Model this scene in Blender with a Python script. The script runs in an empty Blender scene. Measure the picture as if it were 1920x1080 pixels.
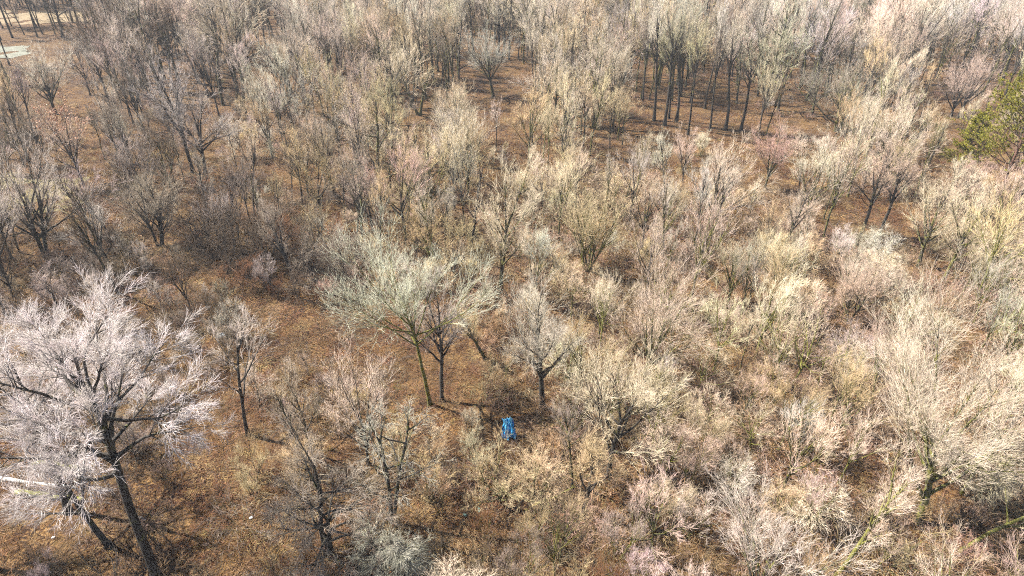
import bpy, math
import numpy as np
from mathutils import Vector, Matrix

# ------------------------------------------------------------------ camera, sky, sun, exposure
scene = bpy.context.scene
COL = scene.collection
CAM_H, PITCH, FPX = 45.0, math.radians(32.0), 1280.0          # drone height, look-down angle, focal length for a 1920 px wide frame
cam_data = bpy.data.cameras.new('camera')
cam_data.sensor_width = 36.0
cam_data.lens = 36.0 * FPX / 1920.0
cam_data.clip_end = 4000.0
cam = bpy.data.objects.new('camera', cam_data)
cam.location = (0, 0, CAM_H)
cam.rotation_euler = (math.radians(90) - PITCH, 0, 0)
COL.objects.link(cam)
scene.camera = cam

SUN_AZ, SUN_EL = math.radians(-72.0), math.radians(50.0)      # sun stands high on the left, a little ahead of the camera
world = bpy.data.worlds.new('World')
scene.world = world
world.use_nodes = True
wn = world.node_tree.nodes
sky = wn.new('ShaderNodeTexSky')
sky.sky_type = 'NISHITA'
sky.sun_disc = False
sky.sun_elevation = SUN_EL
sky.sun_rotation = SUN_AZ
world.node_tree.links.new(sky.outputs['Color'], wn['Background'].inputs['Color'])
wn['Background'].inputs['Strength'].default_value = 0.052

sun_vec = Vector((math.sin(SUN_AZ) * math.cos(SUN_EL), math.cos(SUN_AZ) * math.cos(SUN_EL), math.sin(SUN_EL)))
sl = bpy.data.lights.new('sun', 'SUN')
sl.energy = 5.0
sl.angle = math.radians(0.5)
sl.color = (1.0, 0.95, 0.88)
so = bpy.data.objects.new('sun', sl)
so.rotation_euler = (-sun_vec).to_track_quat('-Z', 'Y').to_euler()
so.location = (0, 0, 120)
COL.objects.link(so)

scene.view_settings.view_transform = 'Standard'
scene.view_settings.look = 'None'
scene.view_settings.gamma = 1.0
scene.view_settings.exposure = 1.75
scene.view_settings.use_curve_mapping = False
scene.render.engine = 'CYCLES'
cy = scene.cycles
cy.max_bounces = 3
cy.diffuse_bounces = 2
cy.glossy_bounces = 1
cy.transmission_bounces = 0
cy.volume_bounces = 0
cy.transparent_max_bounces = 2
cy.caustics_reflective = cy.caustics_refractive = False
cy.use_denoising = False
cy.use_adaptive_sampling = True
cy.adaptive_threshold = 0.03
cy.pixel_filter_type = 'BLACKMAN_HARRIS'
cy.filter_width = 1.1

# ------------------------------------------------------------------ helpers
RNG = np.random.default_rng(20240314)
UP = np.array([0.0, 0.0, 1.0])


def dep(py):
    return PITCH + math.atan((py - 540.0) / FPX)


def at(px, py):
    """the ground point seen at a pixel of the 1920 x 1080 photograph"""
    u, v = (px - 960.0) / FPX, (py - 540.0) / FPX
    fw = np.array([0, math.cos(PITCH), -math.sin(PITCH)])
    dn = np.array([0, -math.sin(PITCH), -math.cos(PITCH)])
    d = fw + u * np.array([1.0, 0, 0]) + v * dn
    s = CAM_H / -d[2]
    return d[0] * s, d[1] * s


def proj(x, y, z=0.0):
    rz = z - CAM_H
    f = y * math.cos(PITCH) - rz * math.sin(PITCH)
    v = -y * math.sin(PITCH) - rz * math.cos(PITCH)
    return 960 + FPX * x / f, 540 + FPX * v / f


def hgt(px, py, ytop):
    """height of something standing at pixel (px, py) whose top reaches row ytop"""
    x, y = at(px, py)
    return CAM_H - y * math.tan(dep(ytop))


def nrm(a):
    return a / np.maximum(np.linalg.norm(a, axis=-1, keepdims=True), 1e-9)


def ortho(T):
    ref = np.where(np.abs(T[..., 2:3]) < 0.8, UP, np.array([1.0, 0.0, 0.0]))
    u = nrm(np.cross(T, ref))
    return u, np.cross(T, u)


class MB:
    """collects tubes, cards and boxes for ONE mesh"""
    def __init__(self):
        self.v, self.q, self.t, self.age, self.n = [], [], [], [], 0

    def add(self, verts, quads=None, tris=None, age=0.0):
        verts = np.asarray(verts, float).reshape(-1, 3)
        if quads is not None and len(quads):
            self.q.append(np.asarray(quads).reshape(-1, 4) + self.n)
        if tris is not None and len(tris):
            self.t.append(np.asarray(tris).reshape(-1, 3) + self.n)
        self.v.append(verts)
        self.age.append(np.broadcast_to(np.asarray(age, float).reshape(-1), (len(verts),)) if np.size(age) in (1, len(verts)) else np.zeros(len(verts)))
        self.n += len(verts)

    def tubes(self, P, R, sides, age0, age1):
        """P (N,K,3) polylines with radii R (N,K); the last point closes to a tip"""
        N, K, _ = P.shape
        if N == 0:
            return
        T = np.empty_like(P)
        T[:, 1:-1] = P[:, 2:] - P[:, :-2]
        T[:, 0] = P[:, 1] - P[:, 0]
        T[:, -1] = P[:, -1] - P[:, -2]
        T = nrm(T)
        mean = nrm(P[:, -1:] - P[:, :1])
        ref = np.where(np.abs(mean[..., 2:3]) < 0.75, UP, np.array([1.0, 0.0, 0.0]))
        U = nrm(np.cross(T, np.broadcast_to(ref, T.shape)))
        V = np.cross(T, U)
        a = np.arange(sides) * 2 * math.pi / sides
        k = K - 1
        ring = P[:, :k, None] + R[:, :k, None, None] * (U[:, :k, None] * np.cos(a)[None, None, :, None] + V[:, :k, None] * np.sin(a)[None, None, :, None])
        per = k * sides + 1
        verts = np.concatenate([ring.reshape(N, k * sides, 3), P[:, -1:]], 1)
        ages = np.concatenate([np.repeat(np.linspace(age0, age1, K)[:k], sides), [age1]])
        base = (np.arange(N) * per)[:, None]
        j = np.arange(sides)
        jn = (j + 1) % sides
        qs = []
        for r in range(k - 1):
            qs.append(np.stack([r * sides + j, r * sides + jn, (r + 1) * sides + jn, (r + 1) * sides + j], 1))
        quads = (np.concatenate(qs)[None] + base[..., None]).reshape(-1, 4) if qs else None
        tri = np.stack([(k - 1) * sides + j, (k - 1) * sides + jn, np.full(sides, k * sides)], 1)
        tris = (tri[None] + base[..., None]).reshape(-1, 3)
        self.add(verts.reshape(-1, 3), quads, tris, np.tile(ages, N))

    def cards(self, C, A, B, age=1.0):
        """quads: centre C, half axes A and B (N,3)"""
        N = len(C)
        v = np.stack([C - A - B, C + A - B, C + A + B, C - A + B], 1)
        self.add(v.reshape(-1, 3), np.arange(N * 4).reshape(N, 4), None, age)

    def box(self, cx, cy, cz, sx, sy, sz, rot=None):
        v = np.array([[x, y, z] for x in (-.5, .5) for y in (-.5, .5) for z in (-.5, .5)]) * [sx, sy, sz]
        if rot is not None:
            v = v @ np.array(rot).T
        self.add(v + [cx, cy, cz], [[0, 1, 3, 2], [4, 6, 7, 5], [0, 4, 5, 1], [2, 3, 7, 6], [0, 2, 6, 4], [1, 5, 7, 3]])

    def mesh(self, name, mat):
        me = bpy.data.meshes.new(name)
        v = np.concatenate(self.v)
        q = np.concatenate(self.q) if self.q else np.zeros((0, 4), int)
        t = np.concatenate(self.t) if self.t else np.zeros((0, 3), int)
        me.vertices.add(len(v))
        me.vertices.foreach_set('co', v.astype(np.float32).ravel())
        nl = q.size + t.size
        me.loops.add(nl)
        me.loops.foreach_set('vertex_index', np.concatenate([q.ravel(), t.ravel()]).astype(np.int32))
        me.polygons.add(len(q) + len(t))
        starts = np.concatenate([np.arange(len(q)) * 4, q.size + np.arange(len(t)) * 3])
        me.polygons.foreach_set('loop_start', starts.astype(np.int32))
        me.polygons.foreach_set('use_smooth', np.ones(len(q) + len(t), dtype=bool))
        at_ = me.attributes.new('age', 'FLOAT', 'POINT')
        at_.data.foreach_set('value', np.concatenate(self.age).astype(np.float32))
        me.update(calc_edges=True)
        me.materials.append(mat)
        return me


def spawn(rng, P, R, n, t0, t1, a0, a1, ratio, K, trop, wob, rr, rcap, rtip, taper=0.5, minlen=0.0, zmin=None):
    """children of the branches P, R: polylines that leave their parent at angles a0..a1 degrees"""
    N, Kp, _ = P.shape
    Lp = np.linalg.norm(np.diff(P, axis=1), axis=2).sum(1)
    t = t0 + (t1 - t0) * ((np.arange(n)[None] + rng.random((N, n))) / n)
    s = t * (Kp - 1)
    i = np.clip(np.floor(s).astype(int), 0, Kp - 2)
    f = (s - i)[..., None]
    r = np.arange(N)[:, None]
    pos = P[r, i] * (1 - f) + P[r, i + 1] * f
    T = nrm(P[r, i + 1] - P[r, i])
    rad = R[r, i] * (1 - f[..., 0]) + R[r, i + 1] * f[..., 0]
    az = np.arange(n)[None] * 2.39996 + rng.random((N, 1)) * 6.283 + rng.normal(0, 0.5, (N, n))
    u, v = ortho(T)
    a = np.radians(rng.uniform(a0, a1, (N, n)))[..., None]
    D = np.cos(a) * T + np.sin(a) * (np.cos(az)[..., None] * u + np.sin(az)[..., None] * v)
    L = np.maximum(Lp[:, None] * ratio * (1 - taper * t) * rng.uniform(0.65, 1.25, (N, n)), minlen)
    pos, D, L, rad = pos.reshape(-1, 3), D.reshape(-1, 3), L.reshape(-1), rad.reshape(-1)
    M = len(L)
    out = np.empty((M, K, 3))
    out[:, 0] = pos
    for k in range(1, K):
        D = D + trop * UP / (K - 1) + rng.normal(0, wob, (M, 3))
        D = nrm(D)
        out[:, k] = out[:, k - 1] + D * (L / (K - 1))[:, None]
    if zmin is not None:
        out[..., 2] = np.maximum(out[..., 2], zmin)
    rb = np.minimum(rad * rr, rcap)
    rb = np.maximum(rb, rtip)
    Rr = rb[:, None] + (rtip - rb)[:, None] * np.linspace(0, 1, K)[None] ** 0.8
    return out, Rr


def stems(rng, n, base_r, L, K, tilt, trop, wob, r0, r1, spread=0.0, lean=(0, 0)):
    az = np.arange(n) * 2.39996 + rng.random() * 6.283
    tl = np.radians(rng.uniform(tilt[0], tilt[1], n))
    D = np.stack([np.sin(tl) * np.cos(az) + lean[0], np.sin(tl) * np.sin(az) + lean[1], np.cos(tl)], 1)
    D = nrm(D)
    P = np.empty((n, K, 3))
    rad = base_r * np.sqrt(rng.random(n))
    P[:, 0] = np.stack([rad * np.cos(az), rad * np.sin(az), np.full(n, -0.15)], 1)
    Ls = L * rng.uniform(0.75, 1.15, n) if n > 1 else np.array([L])
    for k in range(1, K):
        D = nrm(D + trop * UP / (K - 1) + rng.normal(0, wob, (n, 3)) * [1, 1, 0.3])
        P[:, k] = P[:, k - 1] + D * (Ls / (K - 1))[:, None]
    R = r0 + (r1 - r0) * np.linspace(0, 1, K) ** 0.8
    R = np.broadcast_to(R, (n, K)).copy()
    R[:, 0] *= 1.45
    return P, R


# ------------------------------------------------------------------ materials
def new_mat(name):
    m = bpy.data.materials.new(name)
    m.use_nodes = True
    nt = m.node_tree
    b = nt.nodes['Principled BSDF']
    b.inputs['Roughness'].default_value = 0.85
    b.inputs['Specular IOR Level'].default_value = 0.25
    return m, nt, b


def node(nt, kind, **kw):
    n = nt.nodes.new(kind)
    for k, v in kw.items():
        setattr(n, k, v)
    return n


def mixc(nt, fac, a, b, blend='MIX'):
    m = node(nt, 'ShaderNodeMix', data_type='RGBA', blend_type=blend)
    for i, s in ((0, fac), (6, a), (7, b)):
        if isinstance(s, bpy.types.NodeSocket):
            nt.links.new(s, m.inputs[i])
        elif i == 0:
            m.inputs[0].default_value = s
        else:
            m.inputs[i].default_value = (*s[:3], 1)
    return m.outputs[2]


def ramp(nt, fac, stops):
    r = node(nt, 'ShaderNodeValToRGB')
    e = r.color_ramp.elements
    while len(e) < len(stops):
        e.new(0.5)
    for el, (p, c) in zip(e, stops):
        el.position = p
        el.color = (*c, 1)
    nt.links.new(fac, r.inputs[0])
    return r.outputs[0]


def noise(nt, vec, scale, detail=3.0, rough=0.6):
    n = node(nt, 'ShaderNodeTexNoise')
    n.inputs['Scale'].default_value = scale
    n.inputs['Detail'].default_value = detail
    n.inputs['Roughness'].default_value = rough
    if vec is not None:
        nt.links.new(vec, n.inputs['Vector'])
    return n.outputs['Fac']


def math_(nt, op, a, b=None, clamp=False):
    m = node(nt, 'ShaderNodeMath', operation=op)
    m.use_clamp = clamp
    for i, s in enumerate((a, b)):
        if s is None:
            continue
        if isinstance(s, bpy.types.NodeSocket):
            nt.links.new(s, m.inputs[i])
        else:
            m.inputs[i].default_value = s
    return m.outputs[0]


def bark_material(name, instancer):
    """dark furrowed bark with moss on old wood, paler young wood towards the twigs; the twig colour belongs to the single tree"""
    m, nt, b = new_mat(name)
    if instancer:
        ti = node(nt, 'ShaderNodeAttribute', attribute_type='INSTANCER', attribute_name='tint')
        tint, moss_amt = ti.outputs['Color'], ti.outputs['Alpha']
    else:
        oi = node(nt, 'ShaderNodeObjectInfo')
        tint, moss_amt = oi.outputs['Color'], oi.outputs['Alpha']
    ag = node(nt, 'ShaderNodeAttribute', attribute_name='age').outputs['Fac']
    tc = node(nt, 'ShaderNodeTexCoord').outputs['Object']
    mp = node(nt, 'ShaderNodeMapping')
    mp.inputs['Scale'].default_value = (1, 1, 0.18)
    nt.links.new(tc, mp.inputs['Vector'])
    n1 = noise(nt, mp.outputs[0], 9.0, 4, 0.7)
    bark = ramp(nt, n1, [(0.3, (0.018, 0.015, 0.012)), (0.55, (0.050, 0.042, 0.035)), (0.8, (0.15, 0.13, 0.11))])
    n2 = noise(nt, tc, 1.6, 4, 0.7)
    moss_f = math_(nt, 'MULTIPLY', math_(nt, 'SUBTRACT', math_(nt, 'ADD', n2, math_(nt, 'MULTIPLY', moss_amt, 0.55)), 0.72, True), 5.0, True)
    n3 = noise(nt, tc, 12.0, 2, 0.5)
    mossc = ramp(nt, n3, [(0.3, (0.085, 0.085, 0.016)), (0.7, (0.24, 0.23, 0.045))])
    mossy = mixc(nt, math_(nt, 'MULTIPLY', moss_f, 0.85), bark, mossc)
    n4 = noise(nt, tc, 0.9, 3, 0.6)
    var = ramp(nt, n4, [(0.28, (0.55, 0.50, 0.46)), (0.45, (0.95, 0.92, 0.80)), (0.6, (1.08, 0.99, 0.93)), (0.75, (1.2, 1.15, 1.1))])
    tw = mixc(nt, 1.0, tint, var, 'MULTIPLY')
    fa = node(nt, 'ShaderNodeMapRange', interpolation_type='SMOOTHSTEP')
    nt.links.new(ag, fa.inputs[0])
    fa.inputs[1].default_value, fa.inputs[2].default_value = 0.24, 0.66
    colr = mixc(nt, fa.outputs[0], mossy, tw)
    nt.links.new(colr, b.inputs['Base Color'])
    bp = node(nt, 'ShaderNodeBump')
    bp.inputs['Strength'].default_value = 0.6
    bp.inputs['Distance'].default_value = 0.05
    nt.links.new(n1, bp.inputs['Height'])
    nt.links.new(bp.outputs[0], b.inputs['Normal'])
    return m


BARK = bark_material('bark', False)
BARK_FAR = bark_material('bark_far_wood', True)


def leafy(name, stops, scale=2.5):
    m, nt, b = new_mat(name)
    tc = node(nt, 'ShaderNodeTexCoord').outputs['Object']
    nt.links.new(ramp(nt, noise(nt, tc, scale, 3, 0.7), stops), b.inputs['Base Color'])
    b.inputs['Roughness'].default_value = 0.6
    return m


NEEDLE = leafy('pine_needles', [(0.3, (0.13, 0.13, 0.016)), (0.55, (0.28, 0.26, 0.03)), (0.75, (0.44, 0.38, 0.06))])
OAKLEAF = leafy('dry_oak_leaf', [(0.3, (0.25, 0.12, 0.07)), (0.55, (0.42, 0.21, 0.12)), (0.75, (0.52, 0.31, 0.20))], 4.0)


def tuft_material():
    m, nt, b = new_mat('dead_grass_stem')
    ti = node(nt, 'ShaderNodeAttribute', attribute_type='INSTANCER', attribute_name='tint')
    tc = node(nt, 'ShaderNodeTexCoord').outputs['Object']
    var = ramp(nt, noise(nt, tc, 5.0, 2, 0.6), [(0.25, (0.55, 0.52, 0.5)), (0.75, (1.2, 1.2, 1.2))])
    nt.links.new(mixc(nt, 1.0, ti.outputs['Color'], var, 'MULTIPLY'), b.inputs['Base Color'])
    return m


TUFT = tuft_material()


def ground_material():
    m, nt, b = new_mat('leaf_litter')
    tc = node(nt, 'ShaderNodeTexCoord').outputs['Object']
    big = noise(nt, tc, 0.07, 4, 0.65)
    mid = noise(nt, tc, 0.45, 4, 0.7)
    vo = node(nt, 'ShaderNodeTexVoronoi', feature='F1')
    vo.inputs['Scale'].default_value = 5.5
    nt.links.new(tc, vo.inputs['Vector'])
    sep = node(nt, 'ShaderNodeSeparateColor')
    nt.links.new(vo.outputs['Color'], sep.inputs[0])
    leaf = ramp(nt, sep.outputs[0], [(0.05, (0.02, 0.010, 0.006)), (0.35, (0.07, 0.033, 0.013)), (0.65, (0.14, 0.070, 0.025)), (0.95, (0.34, 0.22, 0.09))])
    straw = ramp(nt, noise(nt, tc, 7.0, 4, 0.8), [(0.3, (0.07, 0.038, 0.014)), (0.7, (0.28, 0.18, 0.07))])
    c = mixc(nt, ramp(nt, big, [(0.42, (0, 0, 0)), (0.62, (1, 1, 1))]), leaf, straw)
    dk = ramp(nt, mid, [(0.3, (0.35, 0.27, 0.24)), (0.6, (1, 1, 1))])
    c = mixc(nt, 0.75, c, dk, 'MULTIPLY')
    damp = noise(nt, tc, 0.16, 5, 0.7)
    c = mixc(nt, ramp(nt, damp, [(0.52, (0, 0, 0)), (0.66, (0.85, 0.85, 0.85))]), c, ramp(nt, noise(nt, tc, 4.0, 3, 0.7), [(0.3, (0.018, 0.010, 0.007)), (0.7, (0.075, 0.040, 0.024))]))
    drift = noise(nt, tc, 0.31, 5, 0.75)
    c = mixc(nt, ramp(nt, drift, [(0.56, (0, 0, 0)), (0.68, (0.8, 0.8, 0.8))]), c, ramp(nt, noise(nt, tc, 6.0, 3, 0.7), [(0.3, (0.12, 0.075, 0.03)), (0.7, (0.42, 0.30, 0.14))]))
    grn = noise(nt, tc, 0.55, 4, 0.7)
    c = mixc(nt, ramp(nt, grn, [(0.62, (0, 0, 0)), (0.72, (0.6, 0.6, 0.6))]), c, (0.10, 0.10, 0.025))
    c = mixc(nt, 1.0, c, (0.68, 0.62, 0.58), 'MULTIPLY')
    b.inputs['Roughness'].default_value = 0.95
    nt.links.new(c, b.inputs['Base Color'])
    bp = node(nt, 'ShaderNodeBump')
    bp.inputs['Strength'].default_value = 0.9
    bp.inputs['Distance'].default_value = 0.12
    nt.links.new(math_(nt, 'ADD', sep.outputs[1], noise(nt, tc, 3.0, 4, 0.7)), bp.inputs['Height'])
    nt.links.new(bp.outputs[0], b.inputs['Normal'])
    return m


def plain(name, stops, scale=3.0, rough=0.9):
    m, nt, b = new_mat(name)
    tc = node(nt, 'ShaderNodeTexCoord').outputs['Object']
    nt.links.new(ramp(nt, noise(nt, tc, scale, 4, 0.65), stops), b.inputs['Base Color'])
    b.inputs['Roughness'].default_value = rough
    return m


# ------------------------------------------------------------------ ground
def undul(x, y):
    return (0.35 * np.sin(x * 0.061 + 1.3) * np.cos(y * 0.047) + 0.22 * np.sin(x * 0.17 + y * 0.11) + 0.10 * np.sin(x * 0.53 - y * 0.41 + 2.0)) - 0.15


def build_ground():
    s = np.linspace(-1, 1, 191)
    gx = np.sign(s) * np.abs(s) ** 2.2 * 1600
    s2 = np.linspace(0, 1, 191)
    gy = -60 + 2200 * s2 ** 2.4
    X, Y = np.meshgrid(gx, gy, indexing='ij')
    Z = undul(X, Y) * np.clip(1.6 - np.hypot(X, Y) / 500, 0, 1)
    n = len(s)
    idx = np.arange(n * n).reshape(n, n)
    quads = np.stack([idx[:-1, :-1], idx[1:, :-1], idx[1:, 1:], idx[:-1, 1:]], -1).reshape(-1, 4)
    mb = MB()
    mb.add(np.stack([X, Y, Z], -1).reshape(-1, 3), quads)
    o = bpy.data.objects.new('ground', mb.mesh('ground', ground_material()))
    COL.objects.link(o)
    o['kind'] = 'structure'
    return o


build_ground()


def gz(x, y):
    return float(undul(np.float64(x), np.float64(y)) * np.clip(1.6 - math.hypot(x, y) / 500, 0, 1))


# ------------------------------------------------------------------ tree builder
def tree_levels(seed, H=16.0, trunk=0.5, r0=0.2, lean=(0, 0), nstem=1, stem_tilt=(0, 4), stem_base=0.0,
                limbs=7, limb_t=(0.45, 1.0), limb_a=(22, 50), limb_len=0.62, trop=0.35,
                n2=9, n3=6, n4=4, n5=2, a2=(18, 48), a3=(13, 42), twig_trop=0.35, wob=0.075, len2=0.52, len3=0.62, len4=0.78, thick=0.68, droop=0.0, inner=0.3, crook=None, leader=0.95):
    rng = np.random.default_rng(seed)
    Ltr = H * trunk
    P0, R0 = stems(rng, nstem, stem_base, Ltr, 9, stem_tilt, 0.25, 0.045, r0, r0 * 0.55, lean=lean)
    out = []
    # leader(s) carry the trunk on upwards, limbs leave around it
    P1, R1 = spawn(rng, P0, R0, limbs, limb_t[0], limb_t[1], limb_a[0], limb_a[1], limb_len * (1 - trunk) / trunk * 1.35, 8, trop, crook or wob * 0.8, 0.72, r0 * 0.62, 0.035 * thick, taper=0.25)
    PL, RL = spawn(rng, P0, R0, 2, 0.93, 1.0, 6, 20, (1 - trunk) / trunk * leader, 8, trop * 0.6, wob * 0.6, 0.95, r0 * 0.7, 0.03 * thick, taper=0.0)
    P1, R1 = np.concatenate([P1, PL]), np.concatenate([R1, RL])
    P2, R2 = spawn(rng, P1, R1, n2, inner, 1.0, a2[0], a2[1], len2, 7, twig_trop * 0.9 - droop, wob, 0.60, 0.03 + 0.04 * thick, 0.022 * thick, taper=0.45, minlen=0.5)
    P3, R3 = spawn(rng, P2, R2, n3, inner * 0.7, 1.0, a3[0], a3[1], len3, 4, twig_trop - droop, wob, 0.64, 0.008 + 0.028 * thick, 0.015 * thick, taper=0.4, minlen=0.6, zmin=0.1)
    P4, R4 = spawn(rng, P3, R3, n4, 0.1, 1.0, a3[0], a3[1] + 6, len4, 3, twig_trop - droop * 0.7, wob * 1.2, 0.8, 0.021 * thick, 0.010 * thick, taper=0.35, minlen=0.6, zmin=0.1)
    if n5:
        P5, R5 = spawn(rng, P4, R4, n5, 0.25, 1.0, a3[0], a3[1] + 4, 0.65, 2, twig_trop, wob, 0.85, 0.017 * thick, 0.013 * thick, taper=0.3, minlen=0.35, zmin=0.1)
    else:
        P5 = R5 = None
    return (P0, R0), (P1, R1), (P2, R2), (P3, R3), (P4, R4), (P5, R5)


def tree_meshes(name, lv, mat, split_limbs=False):
    (P0, R0), (P1, R1), (P2, R2), (P3, R3), (P4, R4), (P5, R5) = lv
    tr = MB()
    tr.tubes(P0, R0, 8, 0.0, 0.1)
    limbs = []
    if split_limbs:
        for i in range(len(P1)):
            lm = MB()
            lm.tubes(P1[i:i + 1], R1[i:i + 1], 6, 0.05, 0.42)
            limbs.append(lm.mesh(name + '_limb', mat))
    else:
        tr.tubes(P1, R1, 6, 0.05, 0.42)
    cr = MB()
    cr.tubes(P2, R2, 4, 0.22, 0.62)
    cr.tubes(P3, R3, 3, 0.42, 0.8)
    cr.tubes(P4, R4, 3, 0.6, 1.0)
    if P5 is not None:
        cr.tubes(P5, R5, 3, 0.8, 1.0)
    return tr.mesh(name + '_trunk', mat), limbs, cr.mesh(name + '_crown', mat)


FORMS = {}       # form name -> (nominal height, [(part name, mesh)])


def form(name, seed, **kw):
    lv = tree_levels(seed, **kw)
    t, _, c = tree_meshes(name, lv, BARK)
    top = max(lv[3][0][..., 2].max(), lv[4][0][..., 2].max())
    FORMS[name] = (top, [('trunk', t), ('crown', c)])


for i in range(3):     # tall forest-grown trees with a long clear trunk
    form('tall%d' % i, 100 + i, H=21, trunk=0.66, r0=0.30, limbs=8, limb_t=(0.66, 1), limb_a=(18, 44), limb_len=0.65, n2=7, n3=4, n4=4, n5=0, trop=0.6, twig_trop=0.6, lean=(0.03 * (i - 1), 0.02))
for i in range(6):     # vase-shaped, twigs sweeping up
    form('vase%d' % i, 200 + i, H=13, trunk=0.5, r0=0.20, limbs=8, limb_t=(0.5, 1), limb_a=(20, 46), limb_len=0.9, n2=7, n3=5, n4=3, n5=0, trop=0.6, twig_trop=0.45, thick=0.66, inner=0.36, wob=0.065)
for i in range(5):     # spreading, rounder crowns
    form('round%d' % i, 250 + i, H=13, trunk=0.48, r0=0.22, limbs=9, limb_t=(0.5, 1), limb_a=(30, 74), limb_len=0.95, n2=7, n3=5, n4=3, n5=0, trop=0.45, twig_trop=0.15, wob=0.08, thick=0.66, inner=0.36, a3=(12, 38), lean=(0.05 * (i - 2), 0.0), crook=0.09)
for i in range(2):     # dying trees with few branches left
    form('snag%d' % i, 270 + i, H=12, trunk=0.75, r0=0.2, limbs=6, limb_t=(0.35, 1), limb_a=(35, 80), limb_len=0.9, n2=4, n3=3, n4=2, n5=0, trop=0.1, twig_trop=0.1, wob=0.12, crook=0.14, lean=(0.12 * (i * 2 - 1), 0.05))
for i in range(4):     # several stems from one stool
    form('clump%d' % i, 300 + i, H=6.5, trunk=0.6, r0=0.065, nstem=4 + i % 2, stem_base=0.4, stem_tilt=(6, 26), limbs=3, limb_t=(0.3, 1), limb_a=(18, 48), limb_len=0.8, n2=5, n3=5, n4=3, n5=0, trop=0.4, twig_trop=0.3, thick=0.62, len2=0.6, len3=0.62, len4=0.7)
for i in range(3):     # tangled, drooping
    form('tangle%d' % i, 400 + i, H=6.5, trunk=0.5, r0=0.085, nstem=2, stem_base=0.3, stem_tilt=(4, 20), limbs=6, limb_t=(0.2, 1), limb_a=(28, 75), limb_len=0.8, n2=6, n3=5, n4=3, n5=0, trop=0.1, twig_trop=0.05, wob=0.10, thick=0.62, droop=0.3, len2=0.6, len3=0.62)
for i in range(4):     # young slim trees
    form('sapling%d' % i, 500 + i, H=8, trunk=0.62, r0=0.075, limbs=8, limb_t=(0.3, 1), limb_a=(20, 50), limb_len=0.85, n2=5, n3=4, n4=3, n5=0, trop=0.5, twig_trop=0.35)
for i in range(4):     # slim pole-like trees, small tops
    form('pole%d' % i, 550 + i, H=14, trunk=0.72, r0=0.16, limbs=8, limb_t=(0.58, 1), limb_a=(20, 48), limb_len=0.8, n2=6, n3=4, n4=3, n5=0, trop=0.6, twig_trop=0.6, lean=(0.04 * (i - 1.5), 0.02))


def shrub_form(name, seed, H, n, tilt, trop, wob, per, r0):
    rng = np.random.default_rng(seed)
    P0, R0 = stems(rng, n, 0.5, H, 7, tilt, trop, wob, r0, 0.012, lean=(0, 0))
    P1, R1 = spawn(rng, P0, R0, per[0], 0.2, 1, 25, 60, 0.55, 5, trop, wob, 0.7, 0.026, 0.013, zmin=0.05, minlen=0.4)
    P2, R2 = spawn(rng, P1, R1, per[1], 0.15, 1, 25, 65, 0.55, 4, trop, wob, 0.75, 0.018, 0.011, zmin=0.05, minlen=0.3)
    P3, R3 = spawn(rng, P2, R2, per[2], 0.2, 1, 25, 65, 0.6, 2, trop, wob, 0.8, 0.012, 0.009, zmin=0.05, minlen=0.2)
    st, tw = MB(), MB()
    st.tubes(P0, R0, 5, 0.15, 0.5)
    st.tubes(P1, R1, 4, 0.35, 0.7)
    tw.tubes(P2, R2, 3, 0.6, 0.9)
    tw.tubes(P3, R3, 3, 0.8, 1.0)
    FORMS[name] = (max(P1[..., 2].max(), P2[..., 2].max()), [('stems', st.mesh(name + '_stems', BARK)), ('twigs', tw.mesh(name + '_twigs', BARK))])


for i in range(3):
    shrub_form('shrub%d' % i, 600 + i, 3.6, 14, (5, 45), 0.25, 0.12, (5, 4, 3), 0.035)
for i in range(2):
    shrub_form('bramble%d' % i, 620 + i, 3.2, 22, (15, 70), -0.8, 0.15, (4, 4, 3), 0.018)

# ------------------------------------------------------------------ placing
TINT = {
    'white': (0.68, 0.63, 0.65), 'silver': (0.64, 0.60, 0.53), 'grey': (0.31, 0.265, 0.225), 'lilac': (0.54, 0.48, 0.45), 'tan': (0.57, 0.45, 0.29),
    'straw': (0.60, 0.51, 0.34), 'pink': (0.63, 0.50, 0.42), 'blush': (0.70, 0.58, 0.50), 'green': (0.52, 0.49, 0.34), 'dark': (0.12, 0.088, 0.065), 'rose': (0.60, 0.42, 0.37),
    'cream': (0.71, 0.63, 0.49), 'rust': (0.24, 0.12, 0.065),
}
COLOUR_WORD = {'white': 'white-twigged', 'silver': 'silvery', 'grey': 'grey', 'lilac': 'lilac-grey', 'tan': 'tan', 'straw': 'straw-coloured', 'pink': 'pinkish', 'blush': 'pale beige-pink',
               'green': 'greenish-grey', 'dark': 'dark brown', 'rose': 'rose-red', 'cream': 'cream', 'rust': 'rusty brown'}
PLACED = []      # x, y, keep-out radius


def put(name, parts, x, y, sxy, sz, rz, tint, moss, label, cat, group, tilt=(0, 0)):
    e = bpy.data.objects.new(name, None)
    e.empty_display_size = 0.5
    e.location = (x, y, gz(x, y) - 0.03)
    e.rotation_euler = (tilt[0], tilt[1], rz)
    e.scale = (sxy, sxy, sz)
    COL.objects.link(e)
    e['label'], e['category'] = label, cat
    if group:
        e['group'] = group
    for pn, me in parts:
        o = bpy.data.objects.new(pn, me)
        o.parent = e
        o.color = (*tint, moss)
        COL.objects.link(o)
    return e


def jit(rng, c, s=0.10):
    c = np.array(c) * (1 + rng.normal(0, s)) * (1 + rng.normal(0, s * 0.35, 3))
    return tuple(np.clip(c, 0.02, 0.8))


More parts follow.
